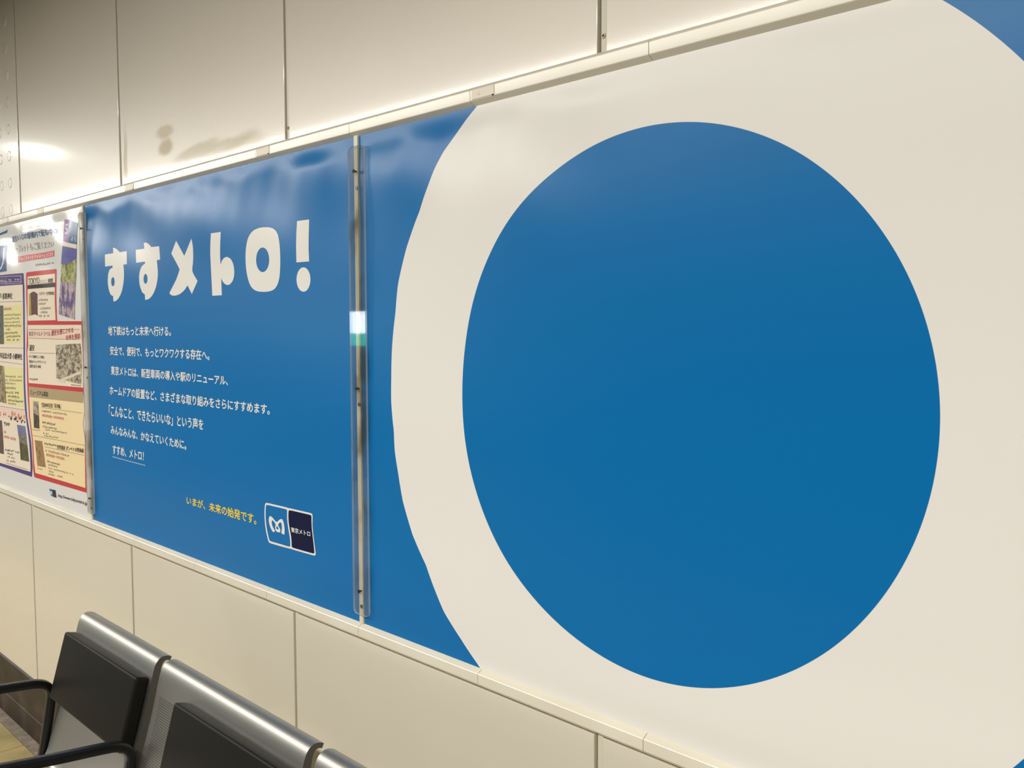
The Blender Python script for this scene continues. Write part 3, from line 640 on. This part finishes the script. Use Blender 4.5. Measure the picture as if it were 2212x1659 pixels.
# rows too small to read in the photograph
rows_dark, rows_grey, rows_red = [], [], []
def row(dst, tf, x0, y0, x1, y1, h, n): dst.append(greek_bm([(x0, y0), (x1, y1), (x1, y1+h), (x0, y0+h)], n, 5*.00024, tf, seed=len(dst)*7+n))
for (x0, y0, x1, y1, h, n) in ((396, 1022, 492, 1018, 26, 8), (396, 1063, 470, 1058, 24, 6), (414, 1106, 520, 1102, 28, 9), (416, 1148, 486, 1145, 26, 5), (396, 1186, 508, 1180, 26, 9),
                               (42, 1178, 216, 1170, 22, 12), (42, 1215, 218, 1208, 22, 12), (44, 1255, 205, 1248, 20, 11), (362, 662, 552, 640, 24, 14)): row(rows_grey, A, x0, y0, x1, y1, h, n)
for (x0, y0, x1, y1, h, n) in ((42, 1288, 218, 1282, 26, 13), (66, 1324, 106, 1322, 24, 3), (44, 1362, 180, 1355, 24, 10), (62, 1396, 212, 1392, 24, 11), (72, 1432, 200, 1428, 22, 9), (318, 884, 432, 874, 20, 10)): row(rows_dark, A, x0, y0, x1, y1, h, n)
for (x0, y0, x1, y1, h, n) in ((294, 255, 378, 262, 26, 6), (708, 320, 808, 334, 14, 12), (48, 345, 160, 352, 26, 9), (56, 388, 192, 400, 26, 10), (78, 430, 194, 440, 26, 9), (78, 468, 234, 486, 24, 12), (420, 688, 552, 712, 26, 10), (40, 690, 102, 706, 48, 3), (50, 962, 195, 990, 24, 11), (70, 1000, 130, 1012, 22, 5), (62, 1070, 155, 1086, 22, 7), (442, 902, 562, 920, 24, 10), (470, 1078, 600, 1112, 22, 9)): row(rows_dark, B2, x0, y0, x1, y1, h, n)
for (x0, y0, x1, y1, h, n) in ((50, 232, 220, 238, 22, 12), (50, 268, 222, 276, 22, 12), (52, 302, 155, 308, 22, 7), (80, 505, 162, 512, 20, 6), (415, 576, 668, 612, 22, 18), (425, 732, 565, 756, 22, 10), (440, 762, 665, 800, 18, 18), (430, 800, 485, 808, 18, 4), (440, 826, 580, 846, 18, 10), (322, 766, 400, 776, 12, 9), (455, 968, 690, 1026, 24, 16), (480, 1114, 590, 1140, 20, 8), (482, 1146, 750, 1218, 18, 20), (485, 1178, 535, 1190, 18, 4), (480, 1206, 626, 1238, 18, 11), (362, 1150, 435, 1168, 14, 8), (75, 1036, 150, 1052, 18, 8), (55, 1100, 275, 1168, 10, 26)): row(rows_grey, B2, x0, y0, x1, y1, h, n)
for (x0, y0, x1, y1, h, n) in ((38, 780, 62, 785, 30, 2), (-20, 590, 64, 600, 44, 5)): row(rows_red, B2, x0, y0, x1, y1, h, n)
tag(finish_print('small_print', merge(rows_dark), im('black', BLK), p1, 5*.00024, 0), kind='stuff')
tag(finish_print('small_print', merge(rows_grey), im('grey', GREY), p1, 5*.00024, 0), kind='stuff')
tag(finish_print('small_print', merge(rows_red), im('redtext', RTX), p1, 5*.00024, 0), kind='stuff')
rw = []; row(rw, A, 195, 600, 545, 535, 44, 17); row(rw, A, 4, 826, 205, 812, 24, 13); tag(finish_print('small_print', merge(rw), im('white', (226, 216, 220)), p1, 5*.00024, 0), kind='stuff')
T7 = lambda x, y: (80+x*180/2212, 1030+y*110/1352)
shapes('logo', [[(322, 312), (405, 335), (412, 420), (430, 530), (372, 500), (345, 410)]], 'blue', BLU, 4, T7)
shapes('logo', [[(405, 335), (488, 358), (498, 470), (516, 556), (430, 530), (412, 420)]], 'navy', (30, 28, 40), 4, T7)
shapes('logo', [[(340, 375), (400, 390), (406, 470), (362, 455)]], 'palemark', (196, 206, 214), 5, T7)

# ------------------------------------------------------------------ posts between posters and their clear cover strips
M_POST = mottled('cream_post', [(0.3, (196, 184, 150)), (0.6, (228, 220, 196))], 14, 0.45, 4, (1, 1, .3))
def divider(x, label):
    bm = bmesh.new(); box(bm, x-0.0065, x+0.0065, -0.0055, 0.012, Z0-0.002, Z0+1.031, 0.0006, 1)
    return tag(bm_obj('poster_divider', bm, M_POST), label, 'divider', 'cream posts between posters')
def cover(x, xs, label):
    t = root('cover_strip', (x, -0.0075, Z0), label, 'cover strip', 'clear acrylic cover strips')
    w, h, r, yf, yb = 0.0275, 0.494, 0.012, -0.0118, -0.0072
    cz = Z0+0.514; pts = []
    for (sx, sz, a0) in ((1, 1, 0), (-1, 1, 90), (-1, -1, 180), (1, -1, 270)):
        for k in range(7):
            a = math.radians(a0+15*k); pts.append((x+sx*(w-r)+r*math.cos(a), cz+sz*(h-r)+r*math.sin(a)))
    bm = bmesh.new()
    f = [bm.verts.new((px, yf, pz)) for px, pz in pts]; b = [bm.verts.new((px, yb, pz)) for px, pz in pts]
    bm.faces.new(f[::-1]); bm.faces.new(b)
    for i in range(len(pts)):
        bm.faces.new((f[i], f[(i+1) % len(pts)], b[(i+1) % len(pts)], b[i])).material_index = 1
    bmesh.ops.recalc_face_normals(bm, faces=bm.faces)
    bm_obj('clear_plate', bm, [M_ACRYL, M_ACRYL_GLINT], t)
    for zr in (0.957, 0.505, 0.071):
        bm = bmesh.new(); cyl(bm, (xs, -0.0126, Z0+zr), (0, 1, 0), 0.0042, 0.0036, 0.0016, 18); cyl(bm, (xs, -0.0085, Z0+zr), (0, 1, 0), 0.0018, 0.0018, 0.007, 10)
        bm_obj('screw', bm, M_SLOT, t)
        bm = bmesh.new(); cyl(bm, (xs, -0.0063, Z0+zr-0.034), (0, 1, 0), 0.0042, 0.0042, 0.0018, 18)
        bm_obj('spacer', bm, M_STEEL_DARK, t)
divider(0.0045, 'cream post between the blue text poster and the ring poster'); divider(-1.498, 'cream post between the notice poster and the blue text poster')
cover(0.0125, 0.0075, 'clear acrylic strip over the joint left of the ring poster'); cover(-1.487, -1.494, 'clear acrylic strip over the right edge of the notice poster')

# ------------------------------------------------------------------ bench
M_STEEL = steel_mat()
M_END_SHADE = flat('steel_end_shade', (84, 80, 72), 0.5)  # end caps coloured dark in place of a dim reflection in the steel
BACK = [(-0.345, 0.425), (-0.322, 0.430), (-0.302, 0.500), (-0.284, 0.565), (-0.264, 0.632), (-0.247, 0.692), (-0.2345, 0.745), (-0.2255, 0.780), (-0.2205, 0.792), (-0.213, 0.8005), (-0.203, 0.805), (-0.192, 0.8045), (-0.181, 0.799)]
def thick(prof, t):
    out = []
    for i, p in enumerate(prof):
        a = prof[max(i-1, 0)]; b = prof[min(i+1, len(prof)-1)]
        d = Vector((b[0]-a[0], b[1]-a[1])).normalized(); tt = t(p) if callable(t) else t; out.append((p[0]+d.y*tt, p[1]-d.x*tt))
    return prof+out[::-1]
def smooth_open(prof, it=2):
    for _ in range(it):
        q = [prof[0]]
        for a, b in zip(prof[:-1], prof[1:]):
            q += [(a[0]*.75+b[0]*.25, a[1]*.75+b[1]*.25), (a[0]*.25+b[0]*.75, a[1]*.25+b[1]*.75)]
        prof = q+[prof[-1]]
    return prof
BACKS = smooth_open(BACK, 2)
def back_y(z):
    k = max(range(len(BACKS)), key=lambda i: BACKS[i][1])+1; zs = [p[1] for p in BACKS[:k]]; ys = [p[0] for p in BACKS[:k]]
    return float(np.interp(z, zs, ys))
bench = root('bench', (-0.2, -0.5, 0), 'steel platform bench with black back pads and armrests', 'bench')
UNITS = [(-1.018, -0.532, -1.012, -0.545, False), (-0.498, 0.122, -0.345, 0.108, True), (0.156, 0.776, 0.309, 0.762, True)]
ARM_X = [-1.040, -0.515, 0.139, 0.793]
for (x0, x1, p0, p1_, perf) in UNITS:
    mt = steel_mat((x0+0.022, x1-0.02, 0.54, 0.733, 0.0060, 0.0016)) if perf else M_STEEL
    bm = bmesh.new(); extrude_profile(bm, thick(BACKS, lambda p: 0.020-0.010*float(np.clip((p[0]+0.235)/0.05, 0, 1))), x0, x1, 0, 1)
    bk = shade_auto(bm_obj('backrest', bm, [mt, M_END_SHADE], bench), 40)
    # pad: rounded slab lying on the leaning sheet
    zt, zb, th = 0.757, 0.585, 0.033
    dy, dz = back_y(zt)-back_y(zb), zt-zb; ln = math.hypot(dy, dz)
    bm = bmesh.new(); box(bm, p0, p1_, -th, 0.0, -ln/2, ln/2, 0.007, 3)
    bmesh.ops.transform(bm, verts=bm.verts, matrix=Matrix.Translation(((0), (back_y(zt)+back_y(zb))/2-0.0005, (zt+zb)/2)) @ Matrix.Rotation(-math.atan2(dy, dz), 4, 'X'))
    pd = shade_auto(bm_obj('back_pad', bm, M_BLACK_PAD), 50); offset_parent(pd, bench)
    SEAT = smooth_open([(-0.33, 0.405), (-0.36, 0.400), (-0.45, 0.402), (-0.60, 0.412), (-0.70, 0.416), (-0.735, 0.405), (-0.745, 0.385)], 2)
    bm = bmesh.new(); extrude_profile(bm, thick(SEAT, 0.009), x0, x1); shade_auto(bm_obj('seat', bm, M_STEEL, bench), 40)
def arm(x):
    path = [(-0.640, 0.672), (-0.560, 0.6605), (-0.440, 0.6435), (-0.355, 0.634), (-0.325, 0.629), (-0.303, 0.617), (-0.294, 0.597), (-0.2955, 0.575), (-0.308, 0.500), (-0.323, 0.415), (-0.333, 0.365)]
    path = smooth_open(path, 2); hw, ht = 0.0125, 0.0115
    sec = []
    for k in range(16):
        a = 2*PI*k/16; c, s = math.cos(a), math.sin(a)
        sec.append((hw*math.copysign(abs(c)**.45, c), ht*math.copysign(abs(s)**.45, s)))
    bm = bmesh.new(); rings = []
    for i, p in enumerate(path):
        a = path[max(i-1, 0)]; b = path[min(i+1, len(path)-1)]; d = Vector((b[0]-a[0], b[1]-a[1])).normalized(); n = (-d.y, d.x)
        rings.append([bm.verts.new((x+u, p[0]+n[0]*v, p[1]+n[1]*v)) for u, v in sec])
    for r1, r2 in zip(rings[:-1], rings[1:]):
        for k in range(16): bm.faces.new((r1[k], r1[(k+1) % 16], r2[(k+1) % 16], r2[k]))
    bm.faces.new(rings[0]); bm.faces.new(rings[-1][::-1]); bmesh.ops.recalc_face_normals(bm, faces=bm.faces)
    return shade_auto(bm_obj('armrest', bm, M_BLACK_ARM, bench), 40)
for x in ARM_X: arm(x)
bm = bmesh.new(); box(bm, -1.06, 0.81, -0.56, -0.50, 0.335, 0.393, 0.004, 2); bm_obj('beam', bm, M_BLACK_ARM, bench)
bm = bmesh.new()
for x in ARM_X: box(bm, x-0.012, x+0.012, -0.52, -0.30, 0.345, 0.375, 0.003, 1)
bm_obj('bracket', bm, M_BLACK_ARM, bench)
for x in (-0.80, 0.55):
    bm = bmesh.new(); box(bm, x-0.03, x+0.03, -0.555, -0.505, 0.012, 0.34, 0.003, 1); box(bm, x-0.035, x+0.035, -0.72, -0.34, 0.0005, 0.014, 0.003, 1)
    bm_obj('leg', bm, M_BLACK_ARM, bench)

# ------------------------------------------------------------------ lit sign across the tracks (mirrored in the clear strip)
def mirror_hit(p, ymirror, ysign):
    w = px_plane([p], ymirror)[0]; t = (ysign-CAM[1])/1.0
    v = w-CAM; v2 = np.array([v[0], -v[1], v[2]]); k = (ysign-w[1])/v2[1]; return w+k*v2
YS = -6.6
za = mirror_hit((777, 673), -0.0118, YS)[2]; zb = mirror_hit((777, 720), -0.0118, YS)[2]; zc = mirror_hit((777, 747), -0.0118, YS)[2]; xs = mirror_hit((777, 700), -0.0118, YS)[0]
def emit(name, rgb, s):
    m, nt, N, L, B = nmat(name); B.inputs['Base Color'].default_value = (*rgb, 1); B.inputs['Emission Color'].default_value = (*rgb, 1); B.inputs['Emission Strength'].default_value = s; return m
sg = root('station_sign', (xs, YS, zb), 'backlit white and green sign across the tracks', 'sign')
bm = bmesh.new(); box(bm, xs-0.9, xs+0.9, YS-0.1, YS, zb, za); bm_obj('lit_panel', bm, emit('lit_white', (0.80, 0.88, 1.0), 6.5), sg)
bm = bmesh.new(); box(bm, xs-0.9, xs+0.9, YS-0.1, YS, zc, zb-0.001); bm_obj('green_band', bm, emit('lit_green', (0.02, 0.55, 0.36), 3.2), sg)
bm = bmesh.new()
for dx in (-0.7, 0.7): box(bm, xs+dx-0.03, xs+dx+0.03, YS-0.08, YS-0.02, za, 4.2)
bm_obj('hanger', bm, M_SLOT, sg)
